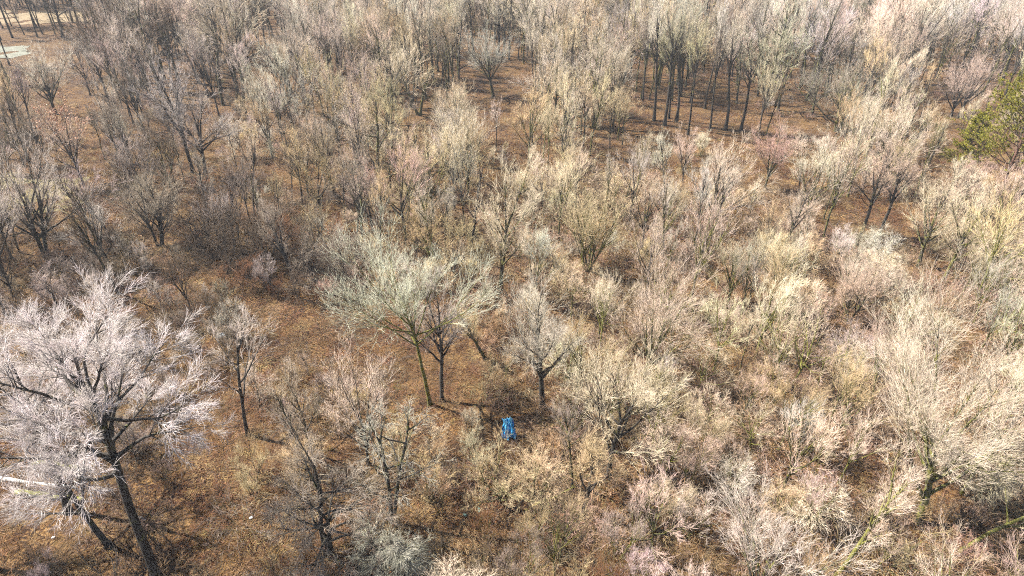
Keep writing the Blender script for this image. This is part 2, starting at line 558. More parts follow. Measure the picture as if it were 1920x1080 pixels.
def hero(px, py, ytop, tint, moss, label, seed, cat='tree', name='bare_tree', keep=3.0, H=None, tint_rgb=None, **kw):
    """a tree grown for this one spot, its limbs parts of their own"""
    x, y = at(px, py)
    h = H or hgt(px, py, ytop)
    kw['r0'] *= 1.35
    if y > 72:
        kw['n4'] = max(3, kw.get('n4', 4) - 1)
        kw['n3'] = max(4, kw.get('n3', 5) - (1 if kw.get('nstem', 1) > 1 else 0))
    lv = tree_levels(seed, H=h, **kw)
    top = max(lv[3][0][..., 2].max(), lv[4][0][..., 2].max())
    t, ls, c = tree_meshes(name, lv, BARK, True)
    parts = [('trunk', t)] + [('limb', l) for l in ls] + [('crown', c)]
    s = h / top
    e = put(name, parts, x, y, s, s, 0.0, tint_rgb or TINT[tint], moss, label, cat, None)
    PLACED.append((x, y, keep))
    return e


def setform(f, px, py, ytop, tint, moss, label, rz=None, wide=1.0, keep=2.5, cat='tree', name='bare_tree', tilt=(0, 0), group=None, H=None):
    x, y = at(px, py)
    h = H or hgt(px, py, ytop)
    nh, parts = FORMS[f]
    s = h / nh
    e = put(name, parts, x, y, s * wide, s, RNG.uniform(0, 6.283) if rz is None else rz, jit(RNG, TINT[tint], 0.05), moss, label, cat, group, tilt)
    PLACED.append((x, y, keep))
    return e


# the big pale tree and its neighbours, lower left
hero(300, 1098, 470, 'white', 0.3, 'big spreading white-twigged tree filling the lower left, mossy limbs, domed crown', 11, H=26.0, keep=7,
     trunk=0.64, r0=0.27, limbs=18, limb_t=(0.66, 1), limb_a=(30, 90), limb_len=0.74, leader=0.55, n2=15, n3=10, n4=5, n5=0, trop=0.38, twig_trop=-0.05, a2=(22, 55), a3=(12, 42), wob=0.07, len2=0.46, len3=0.5, len4=0.66, thick=0.5, lean=(-0.01, 0.03), inner=0.46, crook=0.15)
hero(125, 955, 540, 'white', 0.3, 'white-twigged tree with a black trunk at the far left, behind the big pale tree', 12, H=20.0, keep=5,
     trunk=0.62, r0=0.26, limbs=13, limb_t=(0.7, 1), limb_a=(30, 80), limb_len=0.75, n2=11, n3=9, n4=7, n5=0, trop=0.3, twig_trop=-0.05, a2=(22, 52), a3=(12, 40), wob=0.07, thick=0.5, inner=0.45, crook=0.14)
hero(205, 1020, 880, 'white', 0.3, 'crooked black stem with hanging white twigs left of the big pale trunk', 15, H=9.5, keep=2,
     trunk=0.8, r0=0.2, limbs=7, limb_t=(0.5, 1), limb_a=(30, 80), limb_len=1.6, n2=8, n3=7, n4=6, n5=0, trop=0.2, twig_trop=-0.3, wob=0.06, lean=(-0.30, 0.1), thick=0.65)
hero(466, 818, 600, 'lilac', 0.2, 'thin black leaning trunk with sparse pale twigs at the edge of the brown clearing', 13, keep=3,
     trunk=0.8, r0=0.15, limbs=6, limb_t=(0.35, 1), limb_a=(30, 65), limb_len=1.6, n2=7, n3=5, n4=3, n5=0, lean=(-0.05, 0), trop=0.2, twig_trop=0.1)
hero(-20, 1060, 700, 'silver', 0.3, 'silvery tree cut off by the lower left corner', 14, H=10, keep=3,
     trunk=0.5, r0=0.2, limbs=8, n2=9, n3=5, n4=4, n5=0)
# centre pair
hero(806, 752, 395, 'green', 0.75, 'greenish silver tree with a pale straight trunk and wide crown, centre of the picture', 21, keep=4, tint_rgb=(0.58, 0.60, 0.50),
     trunk=0.60, r0=0.20, limbs=13, limb_t=(0.74, 1), limb_a=(25, 80), limb_len=1.3, n2=10, n3=7, n4=5, n5=0, lean=(-0.16, 0.05), trop=0.45, twig_trop=0.25, wob=0.05, thick=0.7)
hero(829, 744, 470, 'lilac', 0.12, 'slim tree with a near-black trunk right beside the greenish silver tree', 22, keep=3,
     trunk=0.58, r0=0.22, limbs=9, limb_t=(0.55, 1), limb_a=(20, 50), limb_len=0.7, n2=10, n3=6, n4=4, n5=0, lean=(0.02, 0))
hero(1018, 758, 470, 'silver', 0.25, 'cream-topped tree on a thick black trunk, right of the brown clearing', 23, keep=3.5, tint_rgb=(0.60, 0.56, 0.49),
     trunk=0.5, r0=0.30, limbs=11, limb_t=(0.5, 1), limb_a=(20, 58), limb_len=0.8, n2=11, n3=7, n4=5, n5=0, thick=0.55)
hero(912, 668, 555, 'straw', 0.5, 'low dark tree leaning left over the brown clearing floor', 24, keep=2.5,
     trunk=0.6, r0=0.17, limbs=7, n2=8, n3=5, n4=4, n5=0, lean=(-0.5, 0.1), trop=0.6)
hero(1212, 700, 440, 'blush', 0.55, 'pinkish broad-crowned tree with a forked yellow-green mossy trunk', 25, keep=4,
     trunk=0.25, r0=0.26, limbs=10, limb_t=(0.45, 1), limb_a=(18, 52), limb_len=0.9, n2=11, n3=6, n4=4, n5=0, trop=0.5, twig_trop=0.3, thick=0.55)
hero(938, 548, 255, 'cream', 0.5, 'tall cream tree with a mossy upright trunk in the middle of the wood', 26, keep=3,
     trunk=0.55, r0=0.24, limbs=10, limb_t=(0.35, 1), limb_a=(20, 50), limb_len=0.62, n2=10, n3=6, n4=4, n5=0)
hero(1102, 500, 320, 'straw', 0.6, 'many-stemmed straw-green tree, brush of upright mossy stems behind the cream tree', 27, keep=4,
     nstem=6, stem_base=0.7, stem_tilt=(6, 24), trunk=0.45, r0=0.15, limbs=5, limb_t=(0.4, 1), limb_a=(15, 45), limb_len=0.8, n2=8, n3=5, n4=4, n5=0, trop=0.4)
# right side
hero(1722, 975, 520, 'cream', 0.62, 'large cream tree with a mossy leaning trunk and upswept crown, right edge', 31, keep=6, tint_rgb=(0.70, 0.62, 0.53),
     trunk=0.42, r0=0.31, limbs=13, limb_t=(0.3, 1), limb_a=(18, 52), limb_len=0.8, n2=13, n3=8, n4=6, n5=0, lean=(0.05, 0.06), trop=0.55, twig_trop=0.4, thick=0.55)
hero(1395, 1135, 800, 'white', 0.5, 'wide pale tree seen from above at the bottom, long limbs sweeping right', 32, H=9.5, keep=4, tint_rgb=(0.66, 0.59, 0.55),
     trunk=0.3, r0=0.26, limbs=11, limb_t=(0.5, 1), limb_a=(35, 75), limb_len=1.1, n2=11, n3=7, n4=5, n5=0, lean=(0.35, 0.1), trop=0.25, twig_trop=0.15, thick=0.55)
hero(1800, 1030, 860, 'cream', 0.75, 'bright yellow-green mossy trunk leaning hard right in the lower right corner', 33, keep=3,
     trunk=0.7, r0=0.13, limbs=7, limb_t=(0.5, 1), limb_a=(25, 60), limb_len=1.0, n2=8, n3=5, n4=4, n5=0, lean=(0.85, 0.1), trop=0.15, thick=0.55)
hero(1565, 1085, 840, 'blush', 0.85, 'thin tree with yellow moss up its slanting trunk, lower right', 34, keep=2.5,
     trunk=0.65, r0=0.15, limbs=7, n2=8, n3=5, n4=4, n5=0, lean=(0.2, 0.0), thick=0.55)
hero(1140, 890, 650, 'cream', 0.35, 'pale tree with a crooked black trunk, right of the blue tarp', 35, keep=3,
     trunk=0.5, r0=0.2, limbs=10, limb_t=(0.35, 1), limb_a=(25, 60), limb_len=0.9, n2=9, n3=6, n4=4, n5=0, lean=(0.08, 0), wob=0.16, thick=0.55)
hero(1092, 965, 800, 'tan', 0.3, 'small bent tree with a dark trunk below the blue tarp', 36, keep=2,
     trunk=0.6, r0=0.14, limbs=8, n2=8, n3=5, n4=4, n5=0, lean=(0.12, 0), wob=0.16)
# bottom centre
hero(615, 1045, 790, 'grey', 0.3, 'dark double-trunked tree hung with drooping grey twigs, bottom of the picture', 41, keep=3.5,
     nstem=2, stem_base=0.35, stem_tilt=(4, 14), trunk=0.55, r0=0.2, limbs=9, limb_t=(0.3, 1), limb_a=(35, 80), limb_len=0.8, n2=9, n3=6, n4=5, n5=0, droop=0.35, trop=0.15, twig_trop=0.0, wob=0.15)
hero(738, 985, 735, 'silver', 0.4, 'slim crooked black trunk with grey-green drooping twigs, left of the blue tarp', 42, keep=3, tint_rgb=(0.42, 0.41, 0.36),
     nstem=2, stem_base=0.3, stem_tilt=(2, 8), trunk=0.8, r0=0.16, limbs=8, limb_t=(0.3, 1), limb_a=(30, 75), limb_len=1.2, n2=6, n3=4, n4=3, n5=0, droop=0.4, trop=0.1, twig_trop=0.0, wob=0.15)
hero(765, 1110, 930, 'silver', 0.45, 'grey-green shaggy small tree cut off by the bottom edge', 43, H=7, keep=3, tint_rgb=(0.40, 0.40, 0.34),
     nstem=3, stem_base=0.4, stem_tilt=(3, 15), trunk=0.6, r0=0.12, limbs=8, limb_t=(0.2, 1), limb_a=(30, 80), limb_len=0.9, n2=8, n3=5, n4=5, n5=0, droop=0.6, trop=0.0, twig_trop=-0.2, wob=0.15)
hero(690, 870, 655, 'blush', 0.3, 'small upright pale pink tree standing in the brown clearing', 44, keep=2.5,
     trunk=0.45, r0=0.13, limbs=9, limb_t=(0.3, 1), limb_a=(18, 45), limb_len=0.8, n2=8, n3=5, n4=4, n5=0)
hero(575, 850, 690, 'grey', 0.35, 'small dark tree with two slim stems below the brown clearing', 45, keep=2.5, tint_rgb=(0.40, 0.34, 0.27),
     nstem=2, stem_base=0.2, stem_tilt=(3, 12), trunk=0.8, r0=0.12, limbs=7, limb_t=(0.3, 1), limb_len=1.1, n2=5, n3=4, n4=3, n5=0)
hero(938, 940, 800, 'straw', 0.6, 'low mossy tree under the blue tarp with tangled straw twigs', 46, keep=2.0,
     trunk=0.35, r0=0.15, limbs=10, limb_t=(0.4, 1), limb_a=(30, 80), limb_len=1.0, n2=8, n3=5, n4=4, n5=0, wob=0.2)
# left, middle distance
hero(556, 532, 375, 'grey', 0.15, 'black trunk leaning left in the shaded thicket behind the clearing', 51, keep=2.5,
     trunk=0.75, r0=0.22, limbs=8, limb_t=(0.4, 1), limb_a=(25, 60), limb_len=1.2, n2=9, n3=5, n4=4, n5=0, lean=(-0.28, 0.05))
hero(362, 322, 55, 'lilac', 0.25, 'tall silvery-lilac tree with a dark trunk, the left of a pair, upper left', 52, keep=5, tint_rgb=(0.48, 0.44, 0.44),
     trunk=0.55, r0=0.30, limbs=12, limb_t=(0.45, 1), limb_a=(18, 50), limb_len=0.72, n2=11, n3=6, n4=4, n5=0, wob=0.09)
hero(388, 334, 125, 'lilac', 0.25, 'tall tree with wide forking branches, the right of a pair, upper left', 53, keep=3, tint_rgb=(0.48, 0.43, 0.41),
     trunk=0.48, r0=0.31, limbs=10, limb_t=(0.55, 1), limb_a=(25, 60), limb_len=0.8, n2=10, n3=6, n4=4, n5=0, wob=0.09)
hero(302, 464, 300, 'grey', 0.3, 'spreading dark grey-brown tree rising just behind the big white crown', 54, keep=3.5, tint_rgb=(0.37, 0.32, 0.26),
     nstem=3, stem_base=0.5, stem_tilt=(4, 20), trunk=0.5, r0=0.2, limbs=8, limb_t=(0.35, 1), limb_a=(25, 65), limb_len=0.9, n2=9, n3=6, n4=4, n5=0, wob=0.14)
hero(85, 480, 235, 'lilac', 0.35, 'tall lilac-grey tree at the left edge, above the white-twigged trees', 55, keep=4,
     trunk=0.4, r0=0.25, nstem=2, stem_base=0.5, stem_tilt=(2, 10), limbs=9, limb_t=(0.3, 1), limb_a=(18, 48), limb_len=0.75, n2=9, n3=6, n4=4, n5=0)
hero(12, 532, 300, 'lilac', 0.2, 'black-trunked grey tree cut off by the left edge', 56, keep=3,
     trunk=0.5, r0=0.25, limbs=9, n2=9, n3=5, n4=4, n5=0)
hero(105, 215, 70, 'silver', 0.4, 'pale silvery tree standing before the lawn, far upper left', 57, keep=4,
     trunk=0.35, r0=0.3, limbs=10, limb_t=(0.4, 1), limb_a=(20, 52), limb_len=0.85, n2=9, n3=6, n4=4, n5=0)
# upper middle and right
hero(925, 183, 35, 'silver', 0.45, 'silver vase-shaped tree on a single grey-green trunk, upper centre', 61, keep=7, tint_rgb=(0.55, 0.55, 0.50),
     trunk=0.42, r0=0.34, limbs=12, limb_t=(0.55, 1), limb_a=(20, 52), limb_len=0.85, n2=10, n3=6, n4=4, n5=0)
hero(785, 213, 60, 'straw', 0.6, 'dark curving double trunk with thin crown left of the silver vase-shaped tree', 62, keep=4,
     nstem=2, stem_base=0.5, stem_tilt=(6, 18), trunk=0.6, r0=0.34, limbs=7, limb_t=(0.4, 1), limb_a=(18, 45), limb_len=0.7, n2=8, n3=5, n4=3, n5=0, wob=0.14)
hero(1435, 352, 192, 'rose', 0.5, 'rosy red-twigged rounded tree, the reddest crown in the wood', 63, keep=5, tint_rgb=(0.62, 0.43, 0.39),
     trunk=0.35, r0=0.22, limbs=12, limb_t=(0.4, 1), limb_a=(20, 48), limb_len=0.8, n2=11, n3=6, n4=4, n5=0, trop=0.6, twig_trop=0.4)
hero(1522, 215, 90, 'silver', 0.5, 'dark-limbed spreading tree left of the other, above the rosy crown', 64, keep=6, tint_rgb=(0.42, 0.39, 0.34),
     trunk=0.4, r0=0.32, limbs=10, limb_t=(0.5, 1), limb_a=(30, 68), limb_len=0.9, n2=9, n3=5, n4=3, n5=0)
hero(1572, 243, 85, 'silver', 0.55, 'dark-limbed spreading tree with a low fork, right of the rosy crown', 65, keep=6, tint_rgb=(0.44, 0.40, 0.34),
     trunk=0.3, r0=0.36, nstem=2, stem_base=0.5, stem_tilt=(4, 16), limbs=8, limb_t=(0.4, 1), limb_a=(25, 62), limb_len=0.9, n2=9, n3=5, n4=3, n5=0)
hero(1788, 220, 62, 'blush', 0.3, 'rounded pale pink tree with two dark stems left of the green pine', 66, keep=5, tint_rgb=(0.66, 0.53, 0.48),
     trunk=0.3, r0=0.3, nstem=2, stem_base=1.2, stem_tilt=(2, 10), limbs=10, limb_t=(0.45, 1), limb_a=(18, 50), limb_len=0.9, n2=10, n3=6, n4=4, n5=0, trop=0.55, twig_trop=0.4)
hero(1745, 75, -30, 'white', 0.2, 'bright white-pink tree at the top edge, upper right', 67, keep=6, H=17,
     trunk=0.35, r0=0.3, limbs=11, n2=9, n3=5, n4=4, n5=0, trop=0.5, twig_trop=0.4)
hero(1722, 500, 300, 'cream', 0.5, 'cream tree with an olive trunk on the pale open ground, right side', 68, keep=3,
     trunk=0.45, r0=0.24, limbs=10, limb_t=(0.45, 1), limb_a=(22, 58), limb_len=0.8, n2=9, n3=6, n4=4, n5=0, thick=0.55)
hero(1768, 528, 340, 'cream', 0.6, 'forked olive-trunked tree just right of the cream tree on pale ground', 69, keep=3,
     trunk=0.5, r0=0.2, limbs=8, limb_t=(0.5, 1), limb_a=(22, 60), limb_len=0.8, n2=9, n3=5, n4=4, n5=0, lean=(0.06, 0))
hero(1838, 520, 430, 'blush', 0.5, 'short dark-stemmed tree below the pine at the right', 70, keep=3,
     trunk=0.5, r0=0.18, limbs=8, n2=8, n3=5, n4=4, n5=0)
hero(1612, 445, 250, 'pink', 0.3, 'slim pinkish tree with a slanting dark trunk at the pale open ground', 71, keep=2.5,
     trunk=0.6, r0=0.2, limbs=8, limb_t=(0.5, 1), n2=9, n3=5, n4=4, n5=0, lean=(0.08, 0))
hero(1648, 440, 255, 'pink', 0.25, 'second slanting dark trunk with pinkish twigs beside the pale open ground', 72, keep=2.5,
     trunk=0.62, r0=0.2, limbs=8, limb_t=(0.5, 1), n2=9, n3=5, n4=4, n5=0, lean=(0.10, 0))
hero(1590, 610, 455, 'pink', 0.45, 'pink-grey fan-shaped tree in the brush right of the mossy forked tree', 73, keep=4,
     nstem=3, stem_base=0.3, stem_tilt=(8, 28), trunk=0.4, r0=0.13, limbs=7, limb_t=(0.4, 1), limb_a=(18, 48), limb_len=0.9, n2=9, n3=5, n4=4, n5=0, trop=0.45, twig_trop=0.35)
hero(1420, 625, 440, 'tan', 0.6, 'tan tree with a thin mossy trunk slanting right, behind the lower brush', 74, keep=3,
     trunk=0.6, r0=0.15, limbs=8, n2=8, n3=5, n4=4, n5=0, lean=(0.12, 0))

# the row of tall dark trunks, upper right of the middle
for i, (px, py, yt) in enumerate([(1226, 226, -25), (1246, 236, -10), (1254, 222, -20), (1268, 230, -15), (1290, 252, 0), (1331, 243, 10), (1360, 241, 15), (1390, 240, 40), (1205, 190, -5), (1322, 200, -15)]):
    order = ['second', 'third', 'fourth', 'fifth', 'sixth', 'eighth', 'ninth', 'tenth', 'first', 'seventh'][i]
    setform('tall%d' % (i % 3), px, py, yt, ['silver', 'green', 'grey'][i % 3], 0.3, order + ' from the left of the row of tall dark trunks left of the rosy crown', wide=[0.8, 1.0, 0.7, 0.85, 0.7, 0.75, 1.0, 1.15, 0.8, 0.7][i], keep=2.0, group='row of tall dark trunks')
# trunks by the tan strip, top left
for i, (px, py, yt, f) in enumerate([(136, 42, -90, 'tall0'), (72, 46, -60, 'vase1'), (205, 55, -60, 'tall1'), (262, 75, -60, 'tall2'), (498, 82, -30, 'tall0')]):
    setform(f, px, py, yt, ['grey', 'lilac', 'grey', 'dark', 'grey'][i], 0.1,
            ['thick dark trunk standing on the tan grass strip, top left', 'thin leaning grey tree left of the thick trunk on the tan strip', 'dark trunk right beside the end of the tan strip, top left',
             'shaded dark tree right of the tan strip, top left', 'lone straight black trunk against the purple-grey brush, top left of centre'][i], keep=4, H=[21, 15, 20, 18, 19][i])

# shaded thicket behind the clearing; its shade is put into the dark twig tints
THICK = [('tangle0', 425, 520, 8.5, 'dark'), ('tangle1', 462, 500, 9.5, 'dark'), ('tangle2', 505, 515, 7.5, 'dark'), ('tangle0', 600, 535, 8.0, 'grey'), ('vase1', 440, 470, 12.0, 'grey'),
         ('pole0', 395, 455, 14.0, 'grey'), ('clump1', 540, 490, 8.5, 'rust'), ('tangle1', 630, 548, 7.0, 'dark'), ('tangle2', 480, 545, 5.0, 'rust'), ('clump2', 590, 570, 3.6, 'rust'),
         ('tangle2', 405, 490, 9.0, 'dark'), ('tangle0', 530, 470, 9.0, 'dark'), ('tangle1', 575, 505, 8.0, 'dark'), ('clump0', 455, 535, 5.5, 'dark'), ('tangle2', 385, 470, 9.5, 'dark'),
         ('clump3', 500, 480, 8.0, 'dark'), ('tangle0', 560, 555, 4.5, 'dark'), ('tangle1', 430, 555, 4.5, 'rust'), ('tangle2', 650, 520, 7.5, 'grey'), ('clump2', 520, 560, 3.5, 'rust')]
THICK_LABEL = ['dark low tangled tree at the left end of the shaded thicket', 'dark drooping tree in the middle of the shaded thicket', 'dark tangle left of the leaning black trunk',
               'grey drooping tree right of the leaning black trunk', 'tall grey tree rising out of the shaded thicket', 'straight pole-like tree left of the shaded thicket', 'rust-brown stems behind the leaning black trunk',
               'dark tangle at the left foot of the greenish silver tree crown', 'low rusty tangle at the back edge of the brown clearing', 'small rusty clump on the brown clearing floor',
               'dark tangled tree at the upper left of the shaded thicket', 'dark tangled tree behind the top of the leaning black trunk', 'dark tangle just right of the leaning black trunk',
               'low dark many-stemmed clump at the front of the shaded thicket', 'leftmost dark tangle of the shaded thicket', 'dark upright clump at the back of the shaded thicket',
               'low dark tangle at the foot of the leaning black trunk', 'low rusty tangle at the left front of the shaded thicket', 'grey tangle at the right end of the shaded thicket', 'lowest rusty clump before the shaded thicket']
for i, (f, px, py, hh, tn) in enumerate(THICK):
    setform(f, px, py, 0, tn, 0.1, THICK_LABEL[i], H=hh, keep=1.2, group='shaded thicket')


# ------------------------------------------------------------------ far grass strip and lawn
def sheet(name, corners, mat, lift=0.05, n=24):
    c = [at(*p) for p in corners]
    u = np.linspace(0, 1, n)
    U, V = np.meshgrid(u, u, indexing='ij')
    q = [np.array(p) for p in c]
    XY = (1 - U)[..., None] * (1 - V)[..., None] * q[0] + U[..., None] * (1 - V)[..., None] * q[1] + U[..., None] * V[..., None] * q[2] + (1 - U)[..., None] * V[..., None] * q[3]
    rng = np.random.default_rng(5)
    XY[[0, -1]] += rng.normal(0, 1.2, (2, n, 2))
    XY[:, [0, -1]] += rng.normal(0, 1.2, (n, 2, 2))
    Z = np.array([[gz(x, y) for x, y in row] for row in XY]) + lift
    idx = np.arange(n * n).reshape(n, n)
    mb = MB()
    mb.add(np.concatenate([XY, Z[..., None]], -1).reshape(-1, 3), np.stack([idx[:-1, :-1], idx[1:, :-1], idx[1:, 1:], idx[:-1, 1:]], -1).reshape(-1, 4))
    o = bpy.data.objects.new(name, mb.mesh(name, mat))
    COL.objects.link(o)
    o['kind'] = 'structure'


sheet('field', [(-200, 46), (178, 43), (172, 20), (-200, 15)], plain('dry_field', [(0.3, (0.12, 0.085, 0.045)), (0.7, (0.25, 0.19, 0.11))], 0.8), 0.12)
sheet('lawn', [(-160, 112), (58, 110), (52, 86), (-160, 84)], plain('pale_lawn', [(0.3, (0.11, 0.115, 0.085)), (0.7, (0.20, 0.20, 0.16))], 0.8), 0.10)
sheet('grass_patch', [(-160, 432), (120, 395), (165, 332), (-160, 325)], plain('green_patch', [(0.35, (0.12, 0.11, 0.045)), (0.7, (0.28, 0.23, 0.11))], 0.8), 0.08)


# ------------------------------------------------------------------ the pine and the oak that kept its leaves
def pine(px, py, H, label, seed, green=1.0):
    rng = np.random.default_rng(seed)
    x, y = at(px, py)
    P0, R0 = stems(rng, 1, 0, H, 12, (0, 2), 0.1, 0.02, H * 0.012, 0.03)
    P1, R1 = spawn(rng, P0, R0, int(H * 3.4), 0.25, 1.0, 50, 82, 0.40, 7, 0.35, 0.05, 0.4, 0.09, 0.02, taper=0.85, minlen=0.6)
    P2, R2 = spawn(rng, P1, R1, 13, 0.2, 1.0, 30, 60, 0.42, 4, 0.3, 0.08, 0.6, 0.03, 0.012, taper=0.5, minlen=0.5)
    n = 8
    t = rng.uniform(0.3, 1.0, (len(P2), n))
    s = t * 3
    i = np.clip(s.astype(int), 0, 2)
    f = (s - i)[..., None]
    r = np.arange(len(P2))[:, None]
    C = (P2[r, i] * (1 - f) + P2[r, i + 1] * f).reshape(-1, 3)
    T = nrm((P2[r, i + 1] - P2[r, i]).reshape(-1, 3))
    k = 10
    D = nrm(np.repeat(T, k, 0) * 0.7 + rng.normal(0, 0.6, (len(T) * k, 3)) + [0, 0, 0.35])
    B = np.repeat(C, k, 0)
    L = rng.uniform(0.22, 0.42, (len(B), 1))
    side = nrm(np.cross(D, rng.normal(0, 1, D.shape))) * 0.026
    v = np.stack([B - side, B + side, B + D * L], 1).reshape(-1, 3)
    nd = MB()
    nd.add(v, None, np.arange(len(v)).reshape(-1, 3), 1.0)
    tr, br = MB(), MB()
    tr.tubes(P0, R0, 9, 0, 0.1)
    br.tubes(P1, R1, 5, 0.05, 0.25)
    br.tubes(P2, R2, 3, 0.1, 0.3)
    put('pine_tree', [('trunk', tr.mesh('pine_trunk', PINEBARK)), ('branches', br.mesh('pine_branches', PINEBARK)), ('crown', nd.mesh('pine_needles', NEEDLE))],
        x, y, 1, 1, 0, (0.4, 0.3, 0.2), 0.2, label, 'pine', None)


PINEBARK = plain('pine_bark', [(0.3, (0.06, 0.03, 0.02)), (0.7, (0.20, 0.11, 0.075))], 6.0)
pine(1858, 402, 26.0, 'yellow-green pine at the right edge, the only tall evergreen', 81)
pine(1792, 345, 12.0, 'small sparse olive pine just left of the tall yellow-green pine', 82)


def leafy_tree(px, py, ytop, label, seed):
    x, y = at(px, py)
    h = hgt(px, py, ytop)
    lv = tree_levels(seed, H=h, trunk=0.4, r0=0.24, limbs=8, limb_t=(0.5, 1), limb_a=(20, 50), limb_len=0.7, n2=8, n3=5, n4=3, n5=0)
    t, ls, c = tree_meshes('oak', lv, BARK, True)
    rng = np.random.default_rng(seed)
    tips = lv[4][0].reshape(-1, 3)
    w = np.clip((tips[:, 2] / tips[:, 2].max() - 0.45) * 2, 0, 1) * (np.sin(tips[:, 0] * 1.3 + 1) * np.sin(tips[:, 1] * 1.1) > -0.35)
    tips = tips[rng.random(len(tips)) < w]
    tips = tips[rng.random(len(tips)) < 0.6]
    a = nrm(rng.normal(0, 1, tips.shape))
    b = nrm(np.cross(a, rng.normal(0, 1, tips.shape)))
    lm = MB()
    lm.cards(tips, a * 0.10, b * 0.07)
    s = h / lv[4][0][..., 2].max()
    put('oak_tree', [('trunk', t)] + [('limb', l) for l in ls] + [('crown', c), ('leaves', lm.mesh('oak_leaves', OAKLEAF))], x, y, s, s, 0.6, TINT['pink'], 0.2, label, 'tree', None)


leafy_tree(160, 352, 172, 'oak still holding dry orange leaves, upper left', 91)


# ------------------------------------------------------------------ finds on the forest floor
def single(name, mb, mat, label, cat, loc=(0, 0, 0), rz=0.0, color=None, group=None):
    o = bpy.data.objects.new(name, mb.mesh(name, mat))
    o.location = loc
    o.rotation_euler = (0, 0, rz)
    o['label'], o['category'] = label, cat
    if group:
        o['group'] = group
    if color:
        o.color = color
    COL.objects.link(o)
    return o


def tarp():
    n, m = 30, 34
    rng = np.random.default_rng(3)
    u, v = np.meshgrid(np.linspace(-1, 1, n), np.linspace(0, 1, m), indexing='ij')
    fold = 0.10 * np.sin(u * 7 + 3 * v) + 0.07 * np.sin(u * 13 - v * 5 + 1) + 0.05 * np.sin(v * 11 + u * 4)
    X = 0.68 * u * (0.86 + 0.14 * np.sin(v * 5 + 0.6)) + 0.04 * np.sin(v * 17)
    Z = 1.9 * v + 0.10 * np.sin(u * 5) * v - 0.28 * np.abs(u) ** 3 * v
    Y = 0.75 * v + fold * 1.3
    idx = np.arange(n * m).reshape(n, m)
    quads = np.stack([idx[:-1, :-1], idx[1:, :-1], idx[1:, 1:], idx[:-1, 1:]], -1).reshape(-1, 4)
    mb = MB()
    mb.add(np.stack([X, Y, Z], -1).reshape(-1, 3), quads)
    m_, nt, b = new_mat('blue_tarpaulin')
    tc = node(nt, 'ShaderNodeTexCoord').outputs['Object']
    nt.links.new(ramp(nt, noise(nt, tc, 2.2, 3, 0.6), [(0.36, (0.02, 0.24, 0.66)), (0.48, (0.06, 0.46, 0.84)), (0.62, (0.32, 0.74, 0.92))]), b.inputs['Base Color'])
    b.inputs['Roughness'].default_value = 0.35
    x, y = at(955, 816)
    o = single('tarp', mb, m_, 'crumpled bright blue tarp hung up among straw-coloured brush', 'tarp', (x, y, gz(x, y)), 0.15)
    sd = o.modifiers.new('thickness', 'SOLIDIFY')
    sd.thickness = 0.012


tarp()
PLACED.append((*at(952, 850), 3.0))
PLACED.append((*at(955, 815), 2.2))

LOGWOOD = plain('bleached_wood', [(0.3, (0.55, 0.52, 0.48)), (0.7, (0.80, 0.77, 0.72))], 5.0)
MOSSWOOD = plain('mossy_wood', [(0.3, (0.07, 0.06, 0.02)), (0.5, (0.22, 0.22, 0.045)), (0.72, (0.42, 0.40, 0.15))], 3.0)
OLDSTICK = plain('weathered_stick', [(0.3, (0.10, 0.075, 0.05)), (0.7, (0.30, 0.24, 0.17))], 6.0)
STICKWOOD = plain('pale_stick', [(0.3, (0.28, 0.22, 0.15)), (0.7, (0.55, 0.46, 0.33))], 6.0)


def log(name, p0, p1, r0, r1, mat, label, cat, seed, z0=None, z1=None, stubs=4, K=9, wig=0.08, group=None):
    rng = np.random.default_rng(seed)
    a, b = np.array([*at(*p0), 0.0]), np.array([*at(*p1), 0.0])
    a[2] = gz(a[0], a[1]) + (r0 * 0.8 if z0 is None else z0)
    b[2] = gz(b[0], b[1]) + (r1 * 0.8 if z1 is None else z1)
    org = a.copy()
    t = np.linspace(0, 1, K)[:, None]
    P = ((a - org) * (1 - t) + (b - org) * t + rng.normal(0, wig, (K, 3)) * [1, 1, 0.4])[None]
    R = (r0 + (r1 - r0) * t[:, 0] + rng.normal(0, r0 * 0.07, K))[None]
    P = np.concatenate([P[:, :1] - (P[:, 1:2] - P[:, :1]) * 0.02, P], 1)
    R = np.concatenate([R[:, :1] * 0.3, R], 1)
    mb = MB()
    mb.tubes(P, R, 9, 0, 0.2)
    if stubs:
        S, Q = spawn(rng, P, R, stubs, 0.2, 0.95, 35, 75, 0.16, 4, 0.1, 0.1, 0.5, 0.08, 0.012)
        mb.tubes(S, Q, 5, 0.1, 0.3)
    return single(name, mb, mat, label, cat, tuple(org), group=group)


log('fallen_log', (-60, 892), (160, 914), 0.20, 0.13, LOGWOOD, 'long bleached white log lying on the ground, lower left', 'log', 1, stubs=3)
log('fallen_log', (62, 871), (172, 880), 0.34, 0.25, MOSSWOOD, 'short thick log furred with yellow moss behind the white log', 'log', 2, stubs=2)
log('fallen_log', (30, 922), (165, 936), 0.24, 0.2, MOSSWOOD, 'mossy log in front of the white log', 'log', 3, stubs=2)
log('fallen_branch', (600, 893), (690, 880), 0.07, 0.04, STICKWOOD, 'pale fallen branch on the ground behind the shaggy grey tree', 'branch', 4)
log('fallen_branch', (610, 878), (660, 902), 0.06, 0.03, STICKWOOD, 'second pale fallen branch crossing the first', 'branch', 5)
log('broken_branch', (698, 1003), (722, 962), 0.09, 0.05, STICKWOOD, 'splintered tan branch leaning between the drooping trees', 'branch', 6, z0=0.1, z1=1.2)
log('mossy_branch', (985, 955), (1082, 925), 0.13, 0.06, MOSSWOOD, 'bright yellow-green mossy limb lying below the blue tarp', 'branch', 7, z0=0.3, z1=1.4, stubs=6)
